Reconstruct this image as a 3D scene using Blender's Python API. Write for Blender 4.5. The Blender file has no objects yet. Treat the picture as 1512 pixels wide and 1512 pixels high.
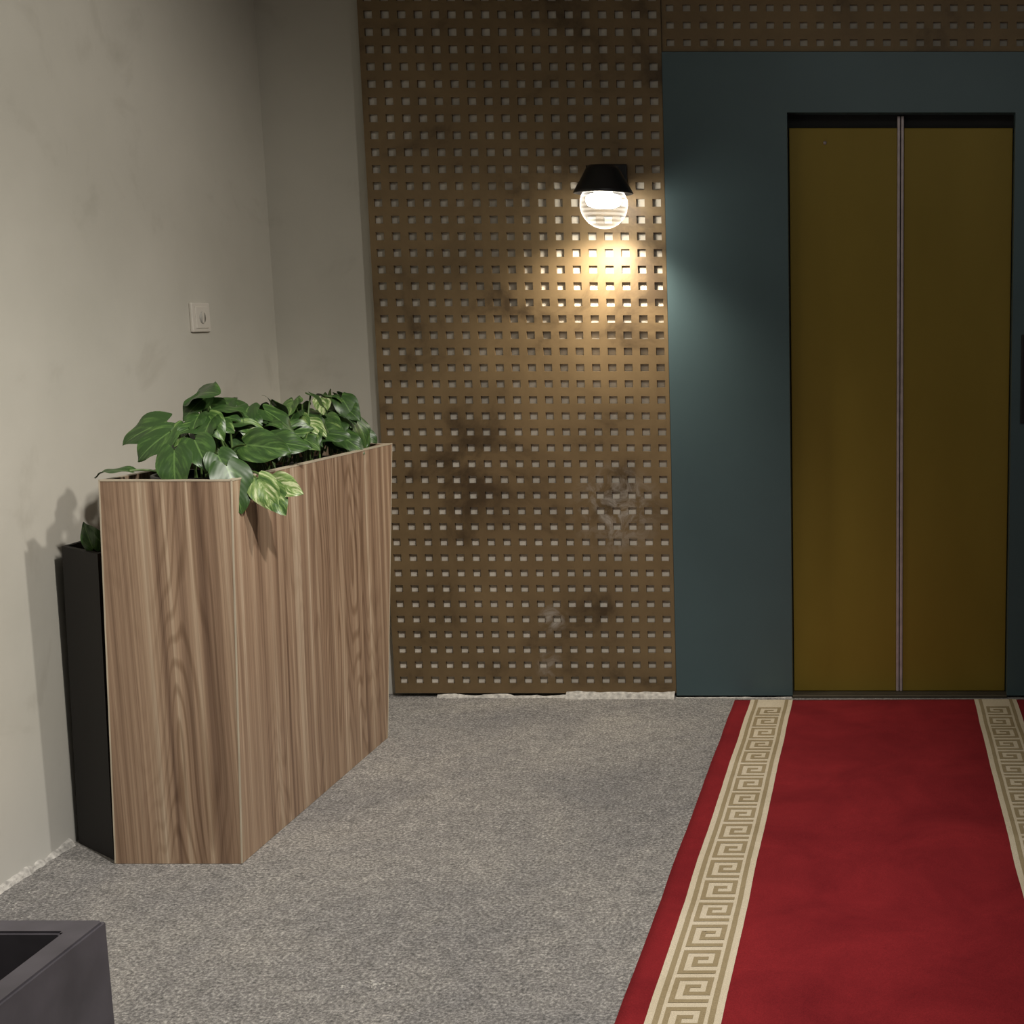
import bpy, bmesh, math, random
from mathutils import Vector, Matrix, noise
random.seed(7)
C=bpy.context.scene.collection
sc=bpy.context.scene
sc.view_settings.view_transform='Standard'

# ---------------------------------------------------------------- helpers
def mat(name):
    m=bpy.data.materials.new(name); m.use_nodes=True
    nt=m.node_tree; b=nt.nodes['Principled BSDF']
    return m,nt,b
def N(nt,t,**k):
    n=nt.nodes.new(t)
    for a,v in k.items():
        if a.startswith('i_'): n.inputs[a[2:]].default_value=v
        else: setattr(n,a,v)
    return n
def ramp(nt,stops,interp='LINEAR'):
    r=nt.nodes.new('ShaderNodeValToRGB'); r.color_ramp.interpolation=interp
    e=r.color_ramp.elements
    while len(e)<len(stops): e.new(0.5)
    for i,(p,c) in enumerate(stops):
        e[i].position=p; e[i].color=(c[0],c[1],c[2],1)
    return r
def coords(nt,scale=(1,1,1),loc=(0,0,0)):
    tc=nt.nodes.new('ShaderNodeTexCoord'); mp=nt.nodes.new('ShaderNodeMapping')
    mp.inputs['Scale'].default_value=scale; mp.inputs['Location'].default_value=loc
    nt.links.new(tc.outputs['Object'],mp.inputs[0]); return mp
def noisen(nt,vec,scale,detail=4,rough=.5,dist=0):
    n=N(nt,'ShaderNodeTexNoise'); n.inputs['Scale'].default_value=scale
    n.inputs['Detail'].default_value=detail; n.inputs['Roughness'].default_value=rough
    n.inputs['Distortion'].default_value=dist
    nt.links.new(vec.outputs[0],n.inputs['Vector']); return n
def mix(nt,f,a,b,blend='MIX'):
    m=nt.nodes.new('ShaderNodeMix'); m.data_type='RGBA'; m.blend_type=blend
    for idx,v in ((0,f),(6,a),(7,b)):
        if isinstance(v,(int,float)): m.inputs[idx].default_value=v
        elif isinstance(v,tuple): m.inputs[idx].default_value=(v[0],v[1],v[2],1)
        else: nt.links.new(v,m.inputs[idx])
    return m.outputs[2]
def bump(nt,b,h,strength=.3,dist=.01):
    n=nt.nodes.new('ShaderNodeBump'); n.inputs['Strength'].default_value=strength; n.inputs['Distance'].default_value=dist
    nt.links.new(h,n.inputs['Height']); nt.links.new(n.outputs[0],b.inputs['Normal'])
def simple(name,col,rough=.5,metal=0,var=.12,scale=8,bs=0.0):
    m,nt,b=mat(name)
    mp=coords(nt); n=noisen(nt,mp,scale,5)
    lo=tuple(c*(1-var) for c in col); hi=tuple(min(1,c*(1+var)) for c in col)
    r=ramp(nt,[(.3,lo),(.7,hi)]); nt.links.new(n.outputs[0],r.inputs[0]); nt.links.new(r.outputs[0],b.inputs['Base Color'])
    b.inputs['Roughness'].default_value=rough; b.inputs['Metallic'].default_value=metal
    if bs: bump(nt,b,n.outputs[0],bs,.01)
    return m
def obj(name,bm,mats,parent=None,smooth=False):
    me=bpy.data.meshes.new(name); bm.normal_update(); bm.to_mesh(me); bm.free()
    for m in (mats if isinstance(mats,(list,tuple)) else [mats]): me.materials.append(m)
    if smooth:
        for p in me.polygons: p.use_smooth=True
    o=bpy.data.objects.new(name,me); C.objects.link(o)
    if parent: o.parent=parent
    return o
def empty(name):
    e=bpy.data.objects.new(name,None); e.empty_display_size=.1; C.objects.link(e); return e
def box(bm,x0,x1,y0,y1,z0,z1,mi=0,bev=0):
    vs=[bm.verts.new((x,y,z)) for z in (z0,z1) for y in (y0,y1) for x in (x0,x1)]
    F=[(0,2,3,1),(4,5,7,6),(0,1,5,4),(2,6,7,3),(0,4,6,2),(1,3,7,5)]
    fs=[bm.faces.new([vs[i] for i in f]) for f in F]
    for f in fs: f.material_index=mi
    if bev:
        es=list({e for f in fs for e in f.edges})
        bmesh.ops.bevel(bm,geom=es,offset=bev,segments=2,affect='EDGES',profile=.5)
    return vs
def quad(bm,pts,mi=0):
    f=bm.faces.new([bm.verts.new(p) for p in pts]); f.material_index=mi; return f
def lathe(bm,prof,cx,cy,seg=40,mi=0):
    rings=[]
    for r,z in prof:
        rings.append([bm.verts.new((cx+r*math.cos(2*math.pi*i/seg),cy+r*math.sin(2*math.pi*i/seg),z)) for i in range(seg)])
    for a,b in zip(rings,rings[1:]):
        for i in range(seg):
            f=bm.faces.new((a[i],a[(i+1)%seg],b[(i+1)%seg],b[i])); f.material_index=mi; f.smooth=True
    return rings
def tube(bm,pts,r,seg=6,mi=0):
    rings=[]
    for i,p in enumerate(pts):
        p=Vector(p); d=(Vector(pts[min(i+1,len(pts)-1)])-Vector(pts[max(i-1,0)])).normalized()
        a=d.cross(Vector((0.3,.2,1))); a.normalize(); b=d.cross(a)
        rr=r if not isinstance(r,(list,tuple)) else r[i]
        rings.append([bm.verts.new(p+rr*(a*math.cos(t)+b*math.sin(t))) for t in [2*math.pi*k/seg for k in range(seg)]])
    for a,b in zip(rings,rings[1:]):
        for i in range(seg):
            f=bm.faces.new((a[i],a[(i+1)%seg],b[(i+1)%seg],b[i])); f.material_index=mi; f.smooth=True
    return rings

# ---------------------------------------------------------------- materials
def wall_material():
    m,nt,b=mat('painted_plaster')
    mp=coords(nt)
    n1=noisen(nt,mp,1.3,5,.6); n2=noisen(nt,mp,35,4); n5=noisen(nt,mp,3.2,5,.6,.5)
    r=ramp(nt,[(.3,(.46,.44,.375)),(.7,(.54,.515,.445))]); nt.links.new(n1.outputs[0],r.inputs[0])
    sep=nt.nodes.new('ShaderNodeSeparateXYZ'); nt.links.new(mp.outputs[0],sep.inputs[0])
    add=N(nt,'ShaderNodeMath',operation='MULTIPLY_ADD'); nt.links.new(n1.outputs[0],add.inputs[0]); add.inputs[1].default_value=.25; nt.links.new(sep.outputs[2],add.inputs[2])
    r2=ramp(nt,[(.05,(1,1,1)),(.5,(0,0,0))]); nt.links.new(add.outputs[0],r2.inputs[0])
    c=mix(nt,r2.outputs[0],r.outputs[0],(.55,.535,.49))
    r5=ramp(nt,[(.28,(.82,.81,.79)),(.42,(1,1,1)),(.7,(1.02,1.02,1.02))]); nt.links.new(n5.outputs[0],r5.inputs[0])
    c=mix(nt,.8,c,mix(nt,1.0,c,r5.outputs[0],'MULTIPLY'))
    nt.links.new(c,b.inputs['Base Color']); b.inputs['Roughness'].default_value=.75
    bump(nt,b,n2.outputs[0],.12,.004)
    return m
M_wall=wall_material()
def floor_material():
    m,nt,b=mat('speckled_grey_floor')
    mp=coords(nt)
    n1=noisen(nt,mp,125,5,.85); n2=noisen(nt,mp,1.9,6,.65,.4); n3=noisen(nt,mp,24,7,.8)
    r=ramp(nt,[(.33,(.07,.068,.066)),(.5,(.30,.29,.278)),(.66,(.76,.735,.69))]); nt.links.new(n1.outputs[0],r.inputs[0])
    r2=ramp(nt,[(.3,(.70,.70,.72)),(.7,(1.16,1.13,1.07))]); nt.links.new(n2.outputs[0],r2.inputs[0])
    c=mix(nt,1.0,r.outputs[0],r2.outputs[0],'MULTIPLY')
    r3=ramp(nt,[(.3,(.55,.55,.55)),(.65,(1.18,1.18,1.18))]); nt.links.new(n3.outputs[0],r3.inputs[0])
    c=mix(nt,1.0,c,r3.outputs[0],'MULTIPLY')
    v=N(nt,'ShaderNodeTexVoronoi'); v.inputs['Scale'].default_value=22; nt.links.new(mp.outputs[0],v.inputs['Vector'])
    r4=ramp(nt,[(.05,(1,1,1)),(.10,(0,0,0))]); nt.links.new(v.outputs['Distance'],r4.inputs[0])
    mm=N(nt,'ShaderNodeMath',operation='MULTIPLY'); nt.links.new(r4.outputs[0],mm.inputs[0]); nt.links.new(n3.outputs[0],mm.inputs[1])
    c=mix(nt,mm.outputs[0],c,(.7,.67,.62))
    v2=N(nt,'ShaderNodeTexVoronoi'); v2.inputs['Scale'].default_value=31; mpb=coords(nt,(1,1,1),(.37,.61,.2)); nt.links.new(mpb.outputs[0],v2.inputs['Vector'])
    r6=ramp(nt,[(.06,(1,1,1)),(.12,(0,0,0))]); nt.links.new(v2.outputs['Distance'],r6.inputs[0])
    mm2=N(nt,'ShaderNodeMath',operation='MULTIPLY'); nt.links.new(r6.outputs[0],mm2.inputs[0]); mm2.inputs[1].default_value=.6
    c=mix(nt,mm2.outputs[0],c,(.06,.055,.05))
    nt.links.new(c,b.inputs['Base Color']); b.inputs['Roughness'].default_value=.9
    bump(nt,b,n1.outputs[0],.7,.006)
    return m
M_floor=floor_material()
def bronze_material():
    m,nt,b=mat('bronze_perforated_metal')
    mp=coords(nt)
    n1=noisen(nt,mp,3.2,6,.62,.4); n2=noisen(nt,mp,30,4)
    r=ramp(nt,[(.34,(.080,.052,.026)),(.46,(.18,.122,.060)),(.72,(.25,.172,.085))]); nt.links.new(n1.outputs[0],r.inputs[0])
    def blob(cx,cz,rad):
        vm=N(nt,'ShaderNodeVectorMath',operation='DISTANCE')
        mp2=coords(nt,(1,0,1)); nt.links.new(mp2.outputs[0],vm.inputs[0]); vm.inputs[1].default_value=(cx,0,cz)
        mr=N(nt,'ShaderNodeMapRange'); mr.inputs[1].default_value=0; mr.inputs[2].default_value=rad; mr.inputs[3].default_value=1; mr.inputs[4].default_value=0
        nt.links.new(vm.outputs['Value'],mr.inputs[0]); return mr.outputs[0]
    n3=noisen(nt,mp,14,6,.7,1.0)
    c=r.outputs[0]
    for cx,cz,rad,k in ((-.93,.69,.18,1.2),(-1.17,.29,.06,1.6),(-1.19,.12,.06,1.0)):
        bl=blob(cx,cz,rad)
        r3=ramp(nt,[(.46,(0,0,0)),(.66,(1,1,1))]); nt.links.new(n3.outputs[0],r3.inputs[0])
        a=N(nt,'ShaderNodeMath',operation='MULTIPLY'); nt.links.new(bl,a.inputs[0]); nt.links.new(r3.outputs[0],a.inputs[1])
        a2=N(nt,'ShaderNodeMath',operation='MULTIPLY',use_clamp=True); nt.links.new(a.outputs[0],a2.inputs[0]); a2.inputs[1].default_value=k
        c=mix(nt,a2.outputs[0],c,(.42,.38,.33))
    nt.links.new(c,b.inputs['Base Color']); b.inputs['Metallic'].default_value=.35
    rr=N(nt,'ShaderNodeMapRange'); rr.inputs[3].default_value=.42; rr.inputs[4].default_value=.6; nt.links.new(n1.outputs[0],rr.inputs[0]); nt.links.new(rr.outputs[0],b.inputs['Roughness'])
    bump(nt,b,n2.outputs[0],.05,.002)
    return m
M_bronze=bronze_material()
M_backing=simple('pale_backing_board',(.62,.57,.48),.7,0,.25,5)
def wood_material():
    m,nt,b=mat('walnut_laminate')
    tc=nt.nodes.new('ShaderNodeTexCoord'); sp=nt.nodes.new('ShaderNodeSeparateXYZ'); nt.links.new(tc.outputs['Object'],sp.inputs[0])
    ad=N(nt,'ShaderNodeMath',operation='ADD'); nt.links.new(sp.outputs[0],ad.inputs[0]); nt.links.new(sp.outputs[1],ad.inputs[1])
    cb=nt.nodes.new('ShaderNodeCombineXYZ'); nt.links.new(ad.outputs[0],cb.inputs[0]); nt.links.new(sp.outputs[2],cb.inputs[2])
    def mapped(s):
        mp=nt.nodes.new('ShaderNodeMapping'); mp.inputs['Scale'].default_value=s; nt.links.new(cb.outputs[0],mp.inputs[0]); return mp
    n1=noisen(nt,mapped((12,1,.09)),1.6,5,.62,.1)
    n2=noisen(nt,mapped((95,1,.7)),2.2,5,.6,.2)
    n4=noisen(nt,mapped((3.4,1,.42)),1.5,2,.4,.15)
    w2=N(nt,'ShaderNodeMath',operation='MULTIPLY'); nt.links.new(n4.outputs[0],w2.inputs[0]); w2.inputs[1].default_value=210
    fr=N(nt,'ShaderNodeMath',operation='SINE'); nt.links.new(w2.outputs[0],fr.inputs[0])
    r=ramp(nt,[(.36,(.175,.105,.066)),(.45,(.305,.20,.13)),(.54,(.41,.285,.19)),(.63,(.57,.45,.325))]); nt.links.new(n1.outputs[0],r.inputs[0])
    r2=ramp(nt,[(.3,(.68,.65,.62)),(.6,(1.06,1.06,1.06))]); nt.links.new(n2.outputs[0],r2.inputs[0])
    c=mix(nt,1.0,r.outputs[0],r2.outputs[0],'MULTIPLY')
    r3=ramp(nt,[(.0,(.64,.58,.52)),(.5,(1.04,1.04,1.04))])
    mr=N(nt,'ShaderNodeMapRange'); mr.inputs[1].default_value=-1; mr.inputs[2].default_value=1; nt.links.new(fr.outputs[0],mr.inputs[0]); nt.links.new(mr.outputs[0],r3.inputs[0])
    nm=noisen(nt,mapped((3,1,.2)),1.3,2,.5); rm=ramp(nt,[(.42,(.15,.15,.15)),(.6,(.9,.9,.9))]); nt.links.new(nm.outputs[0],rm.inputs[0])
    c=mix(nt,rm.outputs[0],c,mix(nt,1.0,c,r3.outputs[0],'MULTIPLY'))
    nt.links.new(c,b.inputs['Base Color']); b.inputs['Roughness'].default_value=.5
    bump(nt,b,n2.outputs[0],.08,.002)
    return m
M_wood=wood_material()
M_edge=simple('light_edge_banding',(.50,.43,.32),.5)
M_darkwood=simple('dark_brown_laminate',(.008,.006,.005),.75)
M_soil=simple('potting_soil',(.03,.022,.015),.95,0,.5,60,.8)
M_pot=simple('black_plastic_pot',(.012,.012,.013),.4)
M_greyplanter=simple('charcoal_planter_resin',(.070,.064,.074),.55,0,.2,14,.08)
M_blue=simple('blue_grey_painted_steel',(.070,.112,.122),.40,.2,.08,2.5)
M_black=simple('black_powdercoat',(.010,.010,.011),.35)
M_dark=simple('dark_shaft',(.01,.01,.01),.8)
M_white=simple('white_plastic',(.60,.56,.49),.4,0,.03)
M_grey=simple('grey_plastic_mark',(.38,.36,.32),.5,0,.03)
M_plaster=simple('crumbly_plaster',(.50,.48,.44),.95,0,.35,60,.8)
M_rubber=simple('door_edge_strip',(.46,.39,.39),.35,.2,.15,30)
def door_mat():
    m,nt,b=mat('brushed_brass_door')
    mp=coords(nt,(1,1,.35)); n=noisen(nt,mp,2.2,4,.5); 
    r=ramp(nt,[(.3,(.22,.155,.020)),(.7,(.28,.20,.032))]); nt.links.new(n.outputs[0],r.inputs[0]); nt.links.new(r.outputs[0],b.inputs['Base Color'])
    b.inputs['Metallic'].default_value=.25; b.inputs['Roughness'].default_value=.48; b.inputs['Specular IOR Level'].default_value=.3
    mp2=coords(nt,(1,1,80)); n2=noisen(nt,mp2,6,3); bump(nt,b,n2.outputs[0],.03,.001)
    return m
M_door=door_mat()
def pile(name,c0,c1,bs=.25):
    m,nt,b=mat(name); mp=coords(nt)
    n1=noisen(nt,mp,3.5,6,.65,.5); n2=noisen(nt,mp,420,2,.6)
    r=ramp(nt,[(.3,c0),(.7,c1)]); nt.links.new(n1.outputs[0],r.inputs[0])
    r2=ramp(nt,[(.3,(.78,.78,.78)),(.7,(1.12,1.12,1.12))]); nt.links.new(n2.outputs[0],r2.inputs[0])
    nt.links.new(mix(nt,1.0,r.outputs[0],r2.outputs[0],'MULTIPLY'),b.inputs['Base Color'])
    b.inputs['Roughness'].default_value=.95; b.inputs['Specular IOR Level'].default_value=.15
    bump(nt,b,n2.outputs[0],bs,.003); return m
M_red=pile('red_carpet_pile',(.165,.010,.014),(.26,.018,.022))
M_cream=pile('cream_carpet_pile',(.58,.495,.35),(.68,.595,.45))
M_tan=pile('tan_carpet_pile',(.29,.225,.125),(.37,.295,.175))

def leaf_mat():
    m,nt,b=mat('pothos_leaf')
    uv=nt.nodes.new('ShaderNodeUVMap'); uv.uv_map='leaf'
    at=nt.nodes.new('ShaderNodeVertexColor'); at.layer_name='rnd'
    s=nt.nodes.new('ShaderNodeSeparateXYZ'); nt.links.new(uv.outputs[0],s.inputs[0])
    sr=nt.nodes.new('ShaderNodeSeparateColor'); nt.links.new(at.outputs[0],sr.inputs[0])
    ab0=N(nt,'ShaderNodeMath',operation='SUBTRACT'); nt.links.new(s.outputs[1],ab0.inputs[0]); ab0.inputs[1].default_value=.5
    ab=N(nt,'ShaderNodeMath',operation='ABSOLUTE'); nt.links.new(ab0.outputs[0],ab.inputs[0])
    a=N(nt,'ShaderNodeMath',operation='MULTIPLY_ADD'); nt.links.new(ab.outputs[0],a.inputs[0]); a.inputs[1].default_value=-1.1; nt.links.new(s.outputs[0],a.inputs[2])
    cb=nt.nodes.new('ShaderNodeCombineXYZ'); nt.links.new(a.outputs[0],cb.inputs[0]); nt.links.new(s.outputs[1],cb.inputs[1])
    k=N(nt,'ShaderNodeMath',operation='MULTIPLY'); nt.links.new(sr.outputs[0],k.inputs[0]); k.inputs[1].default_value=40; nt.links.new(k.outputs[0],cb.inputs[2])
    mp=nt.nodes.new('ShaderNodeMapping'); mp.inputs['Scale'].default_value=(5,2.6,1); nt.links.new(cb.outputs[0],mp.inputs[0])
    n=noisen(nt,mp,1.2,4,.6)
    th=N(nt,'ShaderNodeMath',operation='MULTIPLY_ADD'); nt.links.new(sr.outputs[1],th.inputs[0]); th.inputs[1].default_value=.36; nt.links.new(n.outputs[0],th.inputs[2])
    r=ramp(nt,[(.52,(.030,.068,.017)),(.68,(.064,.132,.030)),(.82,(.19,.28,.085)),(.93,(.52,.57,.32))]); nt.links.new(th.outputs[0],r.inputs[0])
    rm=ramp(nt,[(.0,(1,1,1)),(.014,(1,1,1)),(.03,(0,0,0))]); nt.links.new(ab.outputs[0],rm.inputs[0])
    f=N(nt,'ShaderNodeMath',operation='MULTIPLY'); nt.links.new(rm.outputs[0],f.inputs[0]); f.inputs[1].default_value=.5
    c=mix(nt,f.outputs[0],r.outputs[0],(.16,.28,.08))
    nt.links.new(c,b.inputs['Base Color']); b.inputs['Roughness'].default_value=.38
    vs=N(nt,'ShaderNodeMath',operation='MULTIPLY'); nt.links.new(a.outputs[0],vs.inputs[0]); vs.inputs[1].default_value=42
    sn=N(nt,'ShaderNodeMath',operation='SINE'); nt.links.new(vs.outputs[0],sn.inputs[0])
    bump(nt,b,sn.outputs[0],.06,.0015)
    return m
M_leaf=leaf_mat()
M_stem=simple('pothos_stem',(.09,.15,.04),.5)

# ---------------------------------------------------------------- camera
H=1.38; f=1950.0
cam=bpy.data.cameras.new('camera'); co=bpy.data.objects.new('camera',cam); C.objects.link(co)
co.location=(0,0,H); co.rotation_euler=(math.radians(90-8.52),0,0)
cam.sensor_width=36; cam.lens=f/1512*36; cam.shift_x=-(1295-756)/1512; cam.clip_start=.02
sc.camera=co

# ---------------------------------------------------------------- room shell
XL=-2.12; YB=4.70; ZC=3.0
bm=bmesh.new(); quad(bm,[(XL-.2,-1.5,0),(3,-1.5,0),(3,5.1,0),(XL-.2,5.1,0)]); obj('floor',bm,M_floor)
bm=bmesh.new(); box(bm,XL-.2,3,-1.5,5.1,ZC,ZC+.1); obj('ceiling',bm,M_wall)
bm=bmesh.new(); box(bm,XL-.2,XL,-1.5,5.1,0,ZC); obj('wall_left',bm,M_wall)
bm=bmesh.new()
box(bm,XL,-.55,YB,5.1,0,ZC); box(bm,-.55,.75,YB+.02,5.1,2.2,ZC); box(bm,.75,3,YB,5.1,0,ZC)
obj('wall_back',bm,M_wall)

def perforated(name,x0,z0,nx,nz,p,hw,hh,yf,th,margins=(0,0,0,0)):
    root=empty(name)
    bm=bmesh.new()
    for i in range(nx):
        for j in range(nz):
            a=x0+i*p; b_=a+p; c=z0+j*p; d=c+p
            cx=(a+b_)/2; cz=(c+d)/2
            h0,h1,k0,k1=cx-hw/2,cx+hw/2,cz-hh/2,cz+hh/2
            O=[(a,c),(b_,c),(b_,d),(a,d)]; I=[(h0,k0),(h1,k0),(h1,k1),(h0,k1)]
            of=[bm.verts.new((x,yf,z)) for x,z in O]; inf=[bm.verts.new((x,yf,z)) for x,z in I]
            inb=[bm.verts.new((x,yf+th,z)) for x,z in I]
            ob=[bm.verts.new((x,yf+th,z)) for x,z in O]
            for q in range(4):
                w=(q+1)%4
                bm.faces.new((of[q],of[w],inf[w],inf[q]))
                bm.faces.new((inf[q],inf[w],inb[w],inb[q]))
                bm.faces.new((ob[w],ob[q],inb[q],inb[w]))
    bmesh.ops.remove_doubles(bm,verts=bm.verts,dist=.0004)
    l,r_,b0,t=margins
    X0,X1,Z0,Z1=x0,x0+nx*p,z0,z0+nz*p
    if l: box(bm,X0-l,X0,yf,YB,Z0-b0,Z1)
    if b0: box(bm,X0,X1,yf,yf+th,Z0-b0,Z0)
    obj('perforated_sheet',bm,M_bronze,root)
    bm=bmesh.new(); box(bm,X0,X1,yf+th+.003,yf+th+.012,Z0,min(Z1,ZC-.005)); obj('backing_board',bm,M_backing,root)
P=.0565; ZB=.036
perforated('perforated_metal_panel',-1.748,ZB,18,52,P,.029,.026,4.658,.012,(.006,0,.02,0))
nz=int((ZC-2.262)/P)
perforated('perforated_metal_panel',-.729,2.262,34,nz,P,.026,.022,4.664,.011)

# elevator
el=empty('elevator')
FX0,FX1,DX0,DX1=-.729,1.19,-.307,.472; FT,DT=2.258,2.06; FY=4.652; DY=4.70
bm=bmesh.new()
box(bm,FX0,DX0,FY,4.80,0.008,FT); box(bm,DX1,FX1,FY,4.80,0.008,FT); box(bm,DX0,DX1,FY,4.80,DT,FT)
obj('surround_frame',bm,M_blue,el)
mid=.0815
for nm,a,b_ in (('door_leaf_1',DX0+.003,mid-.012),('door_leaf_2',mid+.012,DX1-.003)):
    bm=bmesh.new(); box(bm,a,b_,DY,DY+.03,.012,DT-.045,0,.002); obj(nm,bm,M_door,el)
bm=bmesh.new()
box(bm,mid-.0115,mid-.0015,DY-.004,DY+.03,.012,DT-.006,0,.002); box(bm,mid+.0015,mid+.0115,DY-.004,DY+.03,.012,DT-.006,0,.002)
obj('edge_strips',bm,M_rubber,el)
bm=bmesh.new(); box(bm,DX0,DX1,4.74,4.9,0,DT); box(bm,DX0,DX1,4.712,4.735,DT-.06,DT); obj('shaft_header',bm,M_dark,el)
bm=bmesh.new(); box(bm,DX0,DX1,4.645,4.74,0,.01,0,.002)
for k in range(4): box(bm,DX0,DX1,4.655+k*.012,4.660+k*.012,.01,.0115)
obj('door_sill',bm,simple('sill_metal',(.10,.085,.06),.5,.6),el)
bm=bmesh.new()
rings=lathe(bm,[(.0001,0),(.006,0),(.006,.004),(.0001,.005)],0,0,12)
bmesh.ops.rotate(bm,verts=bm.verts,cent=(0,0,0),matrix=Matrix.Rotation(math.radians(90),3,'X'))
bmesh.ops.translate(bm,verts=bm.verts,vec=(-.18,DY,1.965)); obj('door_screw',bm,M_rubber,el)
bm=bmesh.new(); box(bm,.504,.585,FY-.012,FY,1.00,1.31,0,.003); 
for z in (1.12,1.2): box(bm,.523,.559,FY-.016,FY-.011,z-.017,z+.017,1,.002)
obj('call_panel',bm,[M_black,M_rubber],el)

bm=bmesh.new(); box(bm,XL,XL+.010,4.115,4.225,1.325,1.415,0,.003)
box(bm,XL+.009,XL+.013,4.132,4.208,1.336,1.404,0,.002)
rg=lathe(bm,[(.0001,0),(.017,0),(.019,.0006),(.019,.0012),(.0001,.0014)],0,0,24,1); vs=[v for r in rg for v in r]
bmesh.ops.rotate(bm,verts=vs,cent=(0,0,0),matrix=Matrix.Rotation(math.radians(90),3,'Y'))
bmesh.ops.translate(bm,verts=vs,vec=(XL+.0128,4.17,1.37))
box(bm,XL+.0138,XL+.0165,4.166,4.174,1.352,1.388,0)
obj('wall_switch',bm,[M_white,M_grey])

def crumble(name,p0,p1,h,w,seed,inward,amp=1):
    bm=bmesh.new(); p0=Vector(p0);p1=Vector(p1); n=int((p1-p0).length/.012); d=(p1-p0)/n; inward=Vector(inward)
    prev=None
    for i in range(n+1):
        p=p0+d*i; a=noise.noise(Vector((i*.13,seed,0)))*amp; b2=noise.noise(Vector((i*.45,seed+9,0)))*amp; c=noise.noise(Vector((i*.05,seed+3,0)))*amp
        hh=max(.002,h*(.7+.6*a+.3*b2+.5*c)); ww=max(.002,w*(.7+.4*b2+.6*a))
        cur=[bm.verts.new(p+Vector((0,0,hh))),bm.verts.new(p+inward*ww*.5+Vector((0,0,hh*.75))),bm.verts.new(p+inward*ww+Vector((0,0,.0)))]
        if prev:
            for k in range(2): bm.faces.new((prev[k],prev[k+1],cur[k+1],cur[k]))
        prev=cur
    return obj(name,bm,M_plaster)
crumble('trim_1',(-1.6,4.657,0),(-1.13,4.657,0),.014,.014,1,(0,-1,0))
crumble('trim_2',(-1.13,4.657,0),(-.735,4.657,0),.030,.034,5,(0,-1,0),.35)
crumble('trim_3',(-.73,4.650,0),(-.31,4.650,0),.004,.008,8,(0,-1,0))
crumble('trim_4',(XL,1.2,0),(XL,3.30,0),.022,.016,3,(1,0,0))
bm=bmesh.new()
def chip(x,y,s):
    if x<-1.55 and y>3.12: return
    k=random.randint(4,6); zz=random.uniform(.001,.003)
    top=[];bot=[]
    for i in range(k):
        t=2*math.pi*i/k+random.uniform(-.3,.3); r=s*random.uniform(.5,1.1)
        bot.append(bm.verts.new((x+r*math.cos(t),y+r*math.sin(t),.0005))); top.append(bm.verts.new((x+.8*r*math.cos(t),y+.8*r*math.sin(t),zz)))
    bm.faces.new(top)
    for i in range(k): bm.faces.new((bot[i],bot[(i+1)%k],top[(i+1)%k],top[i]))
for _ in range(70): chip(XL+.04+abs(random.gauss(0,.08)),random.uniform(1.8,3.1),random.uniform(.002,.005))
for _ in range(34): chip(-1.06+random.gauss(0,.04),2.57+random.gauss(0,.008),random.uniform(.002,.006))
for _ in range(80): chip(random.uniform(-1.9,-.7),random.uniform(2.2,3.3),random.uniform(.001,.003))
for _ in range(40): chip(random.uniform(-1.5,-.6),4.61-abs(random.gauss(0,.04)),random.uniform(.001,.003))
obj('plaster_debris',bm,M_plaster)

# ---------------------------------------------------------------- carpet
cp=empty('red_carpet_runner')
cx0,cx1,cy0,cy1=-.513,.563,.3,4.60
bm=bmesh.new()
def wav(x,y): return .0085+.0028*noise.noise(Vector((x*1.5,y*4,0)))+.0022*noise.noise(Vector((x*.5,y*11,4)))
nx_,ny_=44,240
def ex(y): return .003*noise.noise(Vector((0,y*3,1)))
G=[[bm.verts.new((cx0+(cx1-cx0)*i/nx_+ex(cy0+(cy1-cy0)*j/ny_),cy0+(cy1-cy0)*j/ny_,wav(cx0+(cx1-cx0)*i/nx_,cy0+(cy1-cy0)*j/ny_))) for i in range(nx_+1)] for j in range(ny_+1)]
for j in range(ny_):
    for i in range(nx_):
        fc=bm.faces.new((G[j][i],G[j][i+1],G[j+1][i+1],G[j+1][i])); fc.smooth=True
per=[G[0][i] for i in range(nx_+1)]+[G[j][nx_] for j in range(1,ny_+1)]+[G[ny_][i] for i in range(nx_-1,-1,-1)]+[G[j][0] for j in range(ny_-1,0,-1)]
low=[bm.verts.new((v.co.x,v.co.y,.0005)) for v in per]
for i in range(len(per)):
    j=(i+1)%len(per); bm.faces.new((per[j],per[i],low[i],low[j]))
obj('pile_body',bm,M_red,cp)
def strip(bm,xa,xb,ya,yb,dz,mi):
    n=max(1,int((yb-ya)/.018+.5)); m_=max(1,int((xb-xa)/.025+.5))
    g=[[bm.verts.new((xa+(xb-xa)*i/m_+ex(ya+(yb-ya)*j/n),ya+(yb-ya)*j/n,wav(xa+(xb-xa)*i/m_,ya+(yb-ya)*j/n)+dz)) for i in range(m_+1)] for j in range(n+1)]
    for j in range(n):
        for i in range(m_):
            fc=bm.faces.new((g[j][i],g[j][i+1],g[j+1][i+1],g[j+1][i])); fc.material_index=mi; fc.smooth=True
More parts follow.
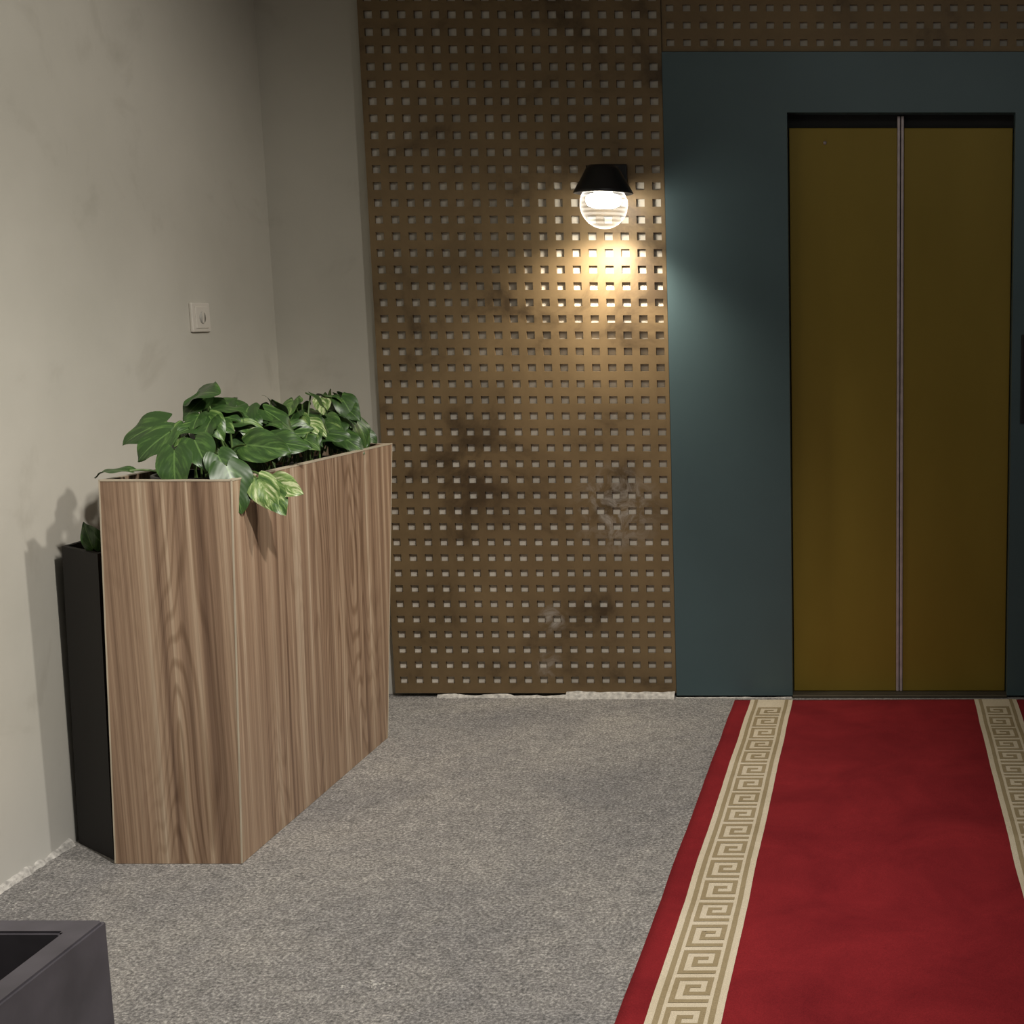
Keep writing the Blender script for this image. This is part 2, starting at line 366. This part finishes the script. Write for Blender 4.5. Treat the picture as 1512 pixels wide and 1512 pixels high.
for nm,sx,mir in (('greek_key_border_1',-.455,1),('greek_key_border_2',.348,-1)):
    bm=bmesh.new(); W=.151
    strip(bm,sx,sx+W,cy0+.002,cy1-.002,.0011,0)
    strip(bm,sx+.015,sx+.027,cy0+.002,cy1-.002,.0018,1); strip(bm,sx+W-.027,sx+W-.015,cy0+.002,cy1-.002,.0018,1)
    path=[(6,0),(0,0),(0,6),(6,6),(6,2),(2.2,2),(2.2,4),(4,4)]
    s=.0116; sy=.0150; per_=8*sy; y=cy0+.02; cxm=sx+W/2
    while y+per_<cy1:
        for (a0,b0),(a1,b1) in zip(path,path[1:]):
            xa=cxm+mir*(min(a0,a1)-3-.5)*s; xb=cxm+mir*(max(a0,a1)-3+.5)*s
            if xa>xb: xa,xb=xb,xa
            ya=y+(min(b0,b1)+.05)*sy; yb=y+(max(b0,b1)+.95)*sy
            strip(bm,xa,xb,ya,yb,.0019,1)
        y+=per_
    obj(nm,bm,[M_cream,M_tan],cp)

# ---------------------------------------------------------------- wooden planter
def hollow(bm,fp,z0,z1,th,fn=None,mi=0,mi_top=None):
    def inset(fp,t):
        out=[]
        for i in range(4):
            p=Vector(fp[i]); a=(Vector(fp[(i+1)%4])-p).normalized(); b=(Vector(fp[i-1])-p).normalized()
            out.append(p+(a+b)*t)
        return out
    I=inset(fp,th)
    T=fn or (lambda p:p)
    V=lambda p,z: bm.verts.new(T(Vector((p[0],p[1],z))))
    ob=[V(p,z0) for p in fp]; ot=[V(p,z1) for p in fp]; it=[V(p,z1) for p in I]; ib=[V(p,z1-.5*(z1-z0)) for p in I]
    for i in range(4):
        j=(i+1)%4
        f1=bm.faces.new((ob[i],ob[j],ot[j],ot[i])); f2=bm.faces.new((ot[i],ot[j],it[j],it[i])); f3=bm.faces.new((it[i],it[j],ib[j],ib[i]))
        f1.material_index=mi; f2.material_index=mi if mi_top is None else mi_top; f3.material_index=mi
    bm.faces.new(ib); bm.faces.new(ob[::-1])
    return I
wp=empty('wooden_planter')
PX0,PX1,PY0,PY1,PH=-1.933,-1.611,3.182,4.19,.982
def lean(p): 
    k=p.z/PH; p=p.copy(); yy=(p.y-PY0)/(PY1-PY0); p.x+=.044*k-.014*yy*k; p.y+=.10*k*yy; p.z-=.018*k*yy; return p
bm=bmesh.new()
hollow(bm,[(PX0,PY0),(PX1,PY0),(PX1,PY1),(PX0,PY1)],0.001,PH,.018,lean,0,1)
obj('box_body',bm,[M_wood,M_edge],wp)
bm=bmesh.new()
e=.0022
for (x,y) in ((PX1,PY0),(PX0,PY0),(PX1,PY1)):
    box(bm,x-e if x==PX1 else x-.001,x+.001 if x==PX1 else x+e,y-.001 if y==PY0 else y-e,y+e if y==PY0 else y+.001,.002,PH+.0005)
box(bm,PX0,PX1,PY0-.001,PY0+e,PH-.003,PH+.001); box(bm,PX1-e,PX1+.001,PY0,PY1,PH-.003,PH+.001)
for v in bm.verts: v.co=lean(v.co)
obj('edge_banding',bm,M_edge,wp)
bm=bmesh.new(); quad(bm,[lean(Vector(q)) for q in ((PX0+.015,PY0+.015,.90),(PX1-.015,PY0+.015,.90),(PX1-.015,PY1-.015,.90),(PX0+.015,PY1-.015,.90))])
obj('planting_soil',bm,M_soil,wp)
bm=bmesh.new()
for cy in (3.37,3.62,3.88,4.13):
    dz=0 if cy<3.5 else -.045
    lathe(bm,[(.085,.86),(.102,.955+dz),(.108,.957+dz),(.108,.975+dz),(.100,.975+dz),(.096,.945+dz),(.001,.94+dz)],-1.745,cy,28)
obj('nursery_pots',bm,M_pot,wp)

dp=empty('dark_low_planter')
bm=bmesh.new()
def lean2(p): p=p.copy(); p.x+=.035*p.z; return p
hollow(bm,[(-2.106,3.316),(-1.950,3.205),(-1.950,4.0),(-2.106,4.0)],0.001,.795,.015,lean2)
obj('box_body',bm,M_darkwood,dp)
bm=bmesh.new(); quad(bm,[(-2.07,3.33,.74),(-1.93,3.23,.74),(-1.93,3.98,.74),(-2.07,3.98,.74)]); obj('planting_soil',bm,M_soil,dp)

gp=empty('charcoal_planter')
bm=bmesh.new(); GH=.40
hollow(bm,[(-1.80,1.25),(-1.262,1.25),(-1.262,2.04),(-1.80,2.04)],0.001,GH,.046)
bmesh.ops.bevel(bm,geom=[e_ for e_ in bm.edges],offset=.004,segments=2,affect='EDGES')
obj('box_body',bm,M_greyplanter,gp)
bm=bmesh.new(); N_=24
g=[[bm.verts.new((-1.752+.44*i/N_,1.30+.69*j/N_,.27+.03*noise.noise(Vector((i*.4,j*.4,2))))) for i in range(N_+1)] for j in range(N_+1)]
for j in range(N_):
    for i in range(N_): bm.faces.new((g[j][i],g[j][i+1],g[j+1][i+1],g[j+1][i]))
obj('planting_soil',bm,M_soil,gp)

# ---------------------------------------------------------------- pothos
class Foliage:
    def __init__(s):
        s.bm=bmesh.new(); s.uv=s.bm.loops.layers.uv.new('leaf'); s.col=s.bm.loops.layers.color.new('rnd')
    def leaf(s,base,d,n,L,W=None,droop=.35,fold=.25,var=None):
        W=W or L*.80; bm=s.bm
        d=Vector(d).normalized(); n=Vector(n); n=(n-d*n.dot(d)).normalized(); sd=d.cross(n)
        NU,NV=16,8; ra=random.random(); rb=random.random() if var is None else var
        pos=Vector(base); ang=-droop*.5; ctr=[]
        for i in range(NU+1):
            ctr.append((pos.copy(),math.cos(ang)*d-math.sin(ang)*n,math.cos(ang)*n+math.sin(ang)*d))
            ang+=droop*2/NU*(.4+1.2*i/NU); pos=pos+(math.cos(ang)*d-math.sin(ang)*n)*L/NU
        tw=random.uniform(-.3,.3); g=[]
        for i in range(NU+1):
            u=i/NU; p,dd,nn=ctr[i]
            if u<.28: w=W/2*(1-((.28-u)/.34)**2.4)**.5
            else:
                t=(u-.28)/.72; w=W/2*max(0,(1-t**1.6))**.9
            if u>=1: w=.0004
            row=[]
            for j in range(NV+1):
                v=2*j/NV-1
                lobe=-L*.17*max(0,1-u*2.6)*math.sin(abs(v)*math.pi*.72)
                rip=.04*L*math.sin(u*11+ra*6)*abs(v)**2
                q=p+sd*w*v*math.cos(fold*abs(v))+nn*(w*abs(v)*math.sin(fold)-w*fold*1.1*v*v*.6+rip+tw*w*v*u)+dd*lobe
                row.append(bm.verts.new(q))
            g.append(row)
        for i in range(NU):
            for j in range(NV):
                fc=bm.faces.new((g[i][j],g[i+1][j],g[i+1][j+1],g[i][j+1])); fc.smooth=True
                for lp,(a,b_) in zip(fc.loops,((i,j),(i+1,j),(i+1,j+1),(i,j+1))):
                    lp[s.uv].uv=(a/NU,b_/NV); lp[s.col]=(ra,rb,0,1)
    def stem(s,a,b,r=.0028,sag=.02):
        a=Vector(a);b=Vector(b); pts=[]
        for k in range(8):
            t=k/7; p=a.lerp(b,t); p.z+=sag*math.sin(t*math.pi); pts.append(p)
        tube(s.bm,pts,r,6,1)
F=Foliage()
def clump(cx,cy,cz,rx,ry,rz,n,L0,L1,zb=.95):
    for k in range(n):
        th=random.uniform(0,2*math.pi); ph=math.acos(random.uniform(-.05,1))
        dirn=Vector((math.cos(th)*math.sin(ph),math.sin(th)*math.sin(ph),math.cos(ph)))
        rr=random.uniform(.5,1.0)
        p=Vector((cx+rx*dirn.x*rr,cy+ry*dirn.y*rr,cz+rz*dirn.z*rr))
        L=random.uniform(L0,L1)
        out=Vector((dirn.x,dirn.y,0)); 
        if out.length<.2: out=Vector((random.uniform(-1,1),random.uniform(-1,.4),0))
        out.normalize()
        d=out+Vector((random.uniform(-.6,.6),random.uniform(-.5,.3),random.uniform(-1.3,.1)))
        n_=Vector((random.uniform(-.5,.6),random.uniform(-1.0,-.1),.75))+dirn*.6
        b0=p-d.normalized()*L*.4
        F.leaf(b0,d,n_,L,droop=random.uniform(.15,.5),fold=random.uniform(.15,.5),var=random.random()**1.6)
        F.stem((cx+random.uniform(-.05,.05),cy+random.uniform(-.05,.05),zb),b0)
clump(-1.72,3.42,1.04,.12,.13,.12,26,.07,.105)
clump(-1.72,3.62,1.06,.12,.15,.11,24,.07,.105)
clump(-1.71,3.88,1.02,.12,.15,.14,28,.07,.105)
clump(-1.71,4.12,1.00,.12,.12,.14,28,.07,.105)
for k in range(18):
    y=3.40+.85*k/17+random.uniform(-.02,.02)
    b0=Vector((-1.67+random.uniform(-.03,.02),y,1.03+random.uniform(-.02,.04)))
    d=Vector((random.uniform(.2,1),random.uniform(-.8,.2),random.uniform(-.7,-.1)))
    F.leaf(b0,d,(random.uniform(.1,.5),-.8,.6),random.uniform(.07,.10),droop=.35,fold=.25,var=random.random()**1.3)
    F.stem((-1.74,y+.03,.93),b0)
hero=[((-1.76,3.42,1.17),(.5,-.4,.1),(-.1,-.7,.8),.12,.1),
      ((-1.80,3.34,1.11),(-.9,-.3,-.45),(-.1,-.8,.7),.12,.15),
      ((-1.76,3.28,1.09),(-.55,-.4,-.55),(0,-.8,.6),.105,.3),
      ((-1.70,3.28,1.07),(.5,-.5,-.6),(.2,-.8,.5),.105,.2),
      ((-1.72,3.22,1.05),(.1,-.3,-1),(.1,-1,.2),.11,.35),
      ((-1.63,3.25,1.035),(.5,-.2,-.9),(.4,-.8,.3),.10,.2),
      ((-1.61,3.36,1.05),(1,-.1,-.12),(.1,-.9,.5),.12,.55),
      ((-1.63,3.52,1.04),(1,.1,-.1),(.1,-.8,.6),.115,.3),
      ((-1.535,3.25,.975),(.55,-.1,-.95),(.3,-.9,.2),.095,.9),
      ((-1.510,3.28,.965),(.85,-.2,-.30),(.15,-.95,.3),.085,.98),
      ((-1.515,3.26,.955),(.55,-.2,-.85),(.25,-.95,.15),.085,.80),
      ((-1.60,3.23,1.01),(.35,-.15,-1),(.6,-.7,.1),.125,.2)]
for b_,d,n_,L,v in hero:
    F.leaf(b_,d,n_,L,var=v,droop=.3,fold=.25); F.stem((-1.73,3.42,.95),b_,.003,.03)
F.leaf((-1.835,3.22,1.0),(-.9,-.2,-.05),(0,-.3,1),.085,.045,var=.0,droop=.45)
F.stem((-1.76,3.30,.97),(-1.835,3.22,1.0),.003,.01)
po=obj('pothos_plant',F.bm,[M_leaf,M_stem])
F=Foliage()
for b_,d in (((-1.965,3.26,.80),(-.2,-.1,.9)),((-1.96,3.30,.80),(-.4,-.1,.6)),):
    F.leaf(b_,d,(.3,-1,.2),.07,.04,var=.0); F.stem((-1.97,3.40,.745),b_,.0025,.01)
obj('small_leaves',F.bm,[M_leaf,M_stem],dp)

# ---------------------------------------------------------------- wall lamp
wl=empty('wall_lamp'); LX,LY,LZ=-.906,4.48,1.738
bm=bmesh.new()
lathe(bm,[(.001,LZ+.130),(.045,LZ+.127),(.056,LZ+.115),(.072,LZ+.085),(.094,LZ+.047),(.098,LZ+.038),(.095,LZ+.036),(.070,LZ+.075),(.001,LZ+.08)],LX,LY,48)
obj('metal_shade',bm,M_black,wl)
bm=bmesh.new(); box(bm,LX-.02,LX+.02,LY,4.657,LZ+.085,LZ+.115,0,.004); box(bm,LX-.05,LX+.05,4.640,4.657,LZ+.05,LZ+.15,0,.004)
obj('wall_bracket',bm,M_black,wl)
m,nt,b=mat('ribbed_lamp_glass'); nt.nodes.remove(b)
tr=N(nt,'ShaderNodeBsdfTransparent'); tr.inputs[0].default_value=(.90,.91,.90,1)
df=N(nt,'ShaderNodeBsdfTranslucent'); df.inputs[0].default_value=(.9,.9,.88,1)
mpg=coords(nt,(0,0,1)); wv=N(nt,'ShaderNodeTexWave'); wv.bands_direction='Z'; wv.inputs['Scale'].default_value=22; nt.links.new(mpg.outputs[0],wv.inputs[0])
lw=N(nt,'ShaderNodeLayerWeight'); lw.inputs[0].default_value=.35
pw=N(nt,'ShaderNodeMath',operation='POWER'); pw.inputs[1].default_value=3.0; nt.links.new(lw.outputs['Facing'],pw.inputs[0])
fq=N(nt,'ShaderNodeMapRange'); fq.inputs[3].default_value=.01; fq.inputs[4].default_value=.05; nt.links.new(wv.outputs['Fac'],fq.inputs[0])
sm=N(nt,'ShaderNodeMath',operation='MULTIPLY_ADD'); sm.inputs[1].default_value=.35; nt.links.new(pw.outputs[0],sm.inputs[0]); nt.links.new(fq.outputs[0],sm.inputs[2])
m1=N(nt,'ShaderNodeMixShader'); nt.links.new(sm.outputs[0],m1.inputs[0]); nt.links.new(tr.outputs[0],m1.inputs[1]); nt.links.new(df.outputs[0],m1.inputs[2])
nt.links.new(m1.outputs[0],nt.nodes['Material Output'].inputs[0]); M_glass=m
bm=bmesh.new(); prof=[]
for k in range(25):
    a=math.pi*(.33+.67*k/24); prof.append((max(.0005,.078*math.sin(a)),LZ+.078*math.cos(a)))
lathe(bm,prof,LX,LY,48); obj('glass_globe',bm,M_glass,wl)
m,nt,b=mat('bulb_emission'); b.inputs['Base Color'].default_value=(1,1,1,1); b.inputs['Emission Color'].default_value=(1,.93,.82,1); b.inputs['Emission Strength'].default_value=42; M_bulb=m
bm=bmesh.new(); lathe(bm,[(.001,LZ+.034),(.045,LZ+.034),(.056,LZ+.026),(.058,LZ+.012),(.052,LZ-.002),(.032,LZ-.010),(.001,LZ-.012)],LX,LY,32); obj('led_bulb',bm,M_bulb,wl)
bm=bmesh.new(); lathe(bm,[(.03,LZ+.08),(.03,LZ+.035),(.001,LZ+.035)],LX,LY,24); obj('bulb_socket',bm,M_white,wl)

# ---------------------------------------------------------------- lights
def spot(name,loc,tgt,power,size,blend,rad,col):
    l=bpy.data.lights.new(name,'SPOT'); l.energy=power; l.spot_size=math.radians(size); l.spot_blend=blend; l.shadow_soft_size=rad; l.color=col
    o=bpy.data.objects.new(name,l); C.objects.link(o); o.location=loc
    o.rotation_euler=(Vector(tgt)-Vector(loc)).to_track_quat('-Z','Y').to_euler(); return o
lo=spot('lamp_beam',(LX,LY,LZ-.09),(LX-.06,LY+.17,LZ-.55),34,140,1.0,.04,(1,.90,.75)); lo.parent=wl
spot('ceiling_spot_main',(.1,1.7,2.9),(-1.2,2.95,.2),320,74,.9,.05,(1,.95,.89))
spot('ceiling_spot_side',(.3,2.7,2.75),(-2.12,3.15,1.25),140,80,1.0,.05,(1,.95,.88))
l=bpy.data.lights.new('soft_room_fill','AREA'); l.energy=18; l.size=2.0; l.color=(1,.97,.9)  # unseen soft fill without a fixture, added to brighten the room and back wall
o=bpy.data.objects.new('soft_room_fill',l); C.objects.link(o); o.location=(.2,1.6,2.9)
w=bpy.data.worlds.new('World'); sc.world=w; w.use_nodes=True
w.node_tree.nodes['Background'].inputs[0].default_value=(.92,.97,1,1); w.node_tree.nodes['Background'].inputs[1].default_value=.07
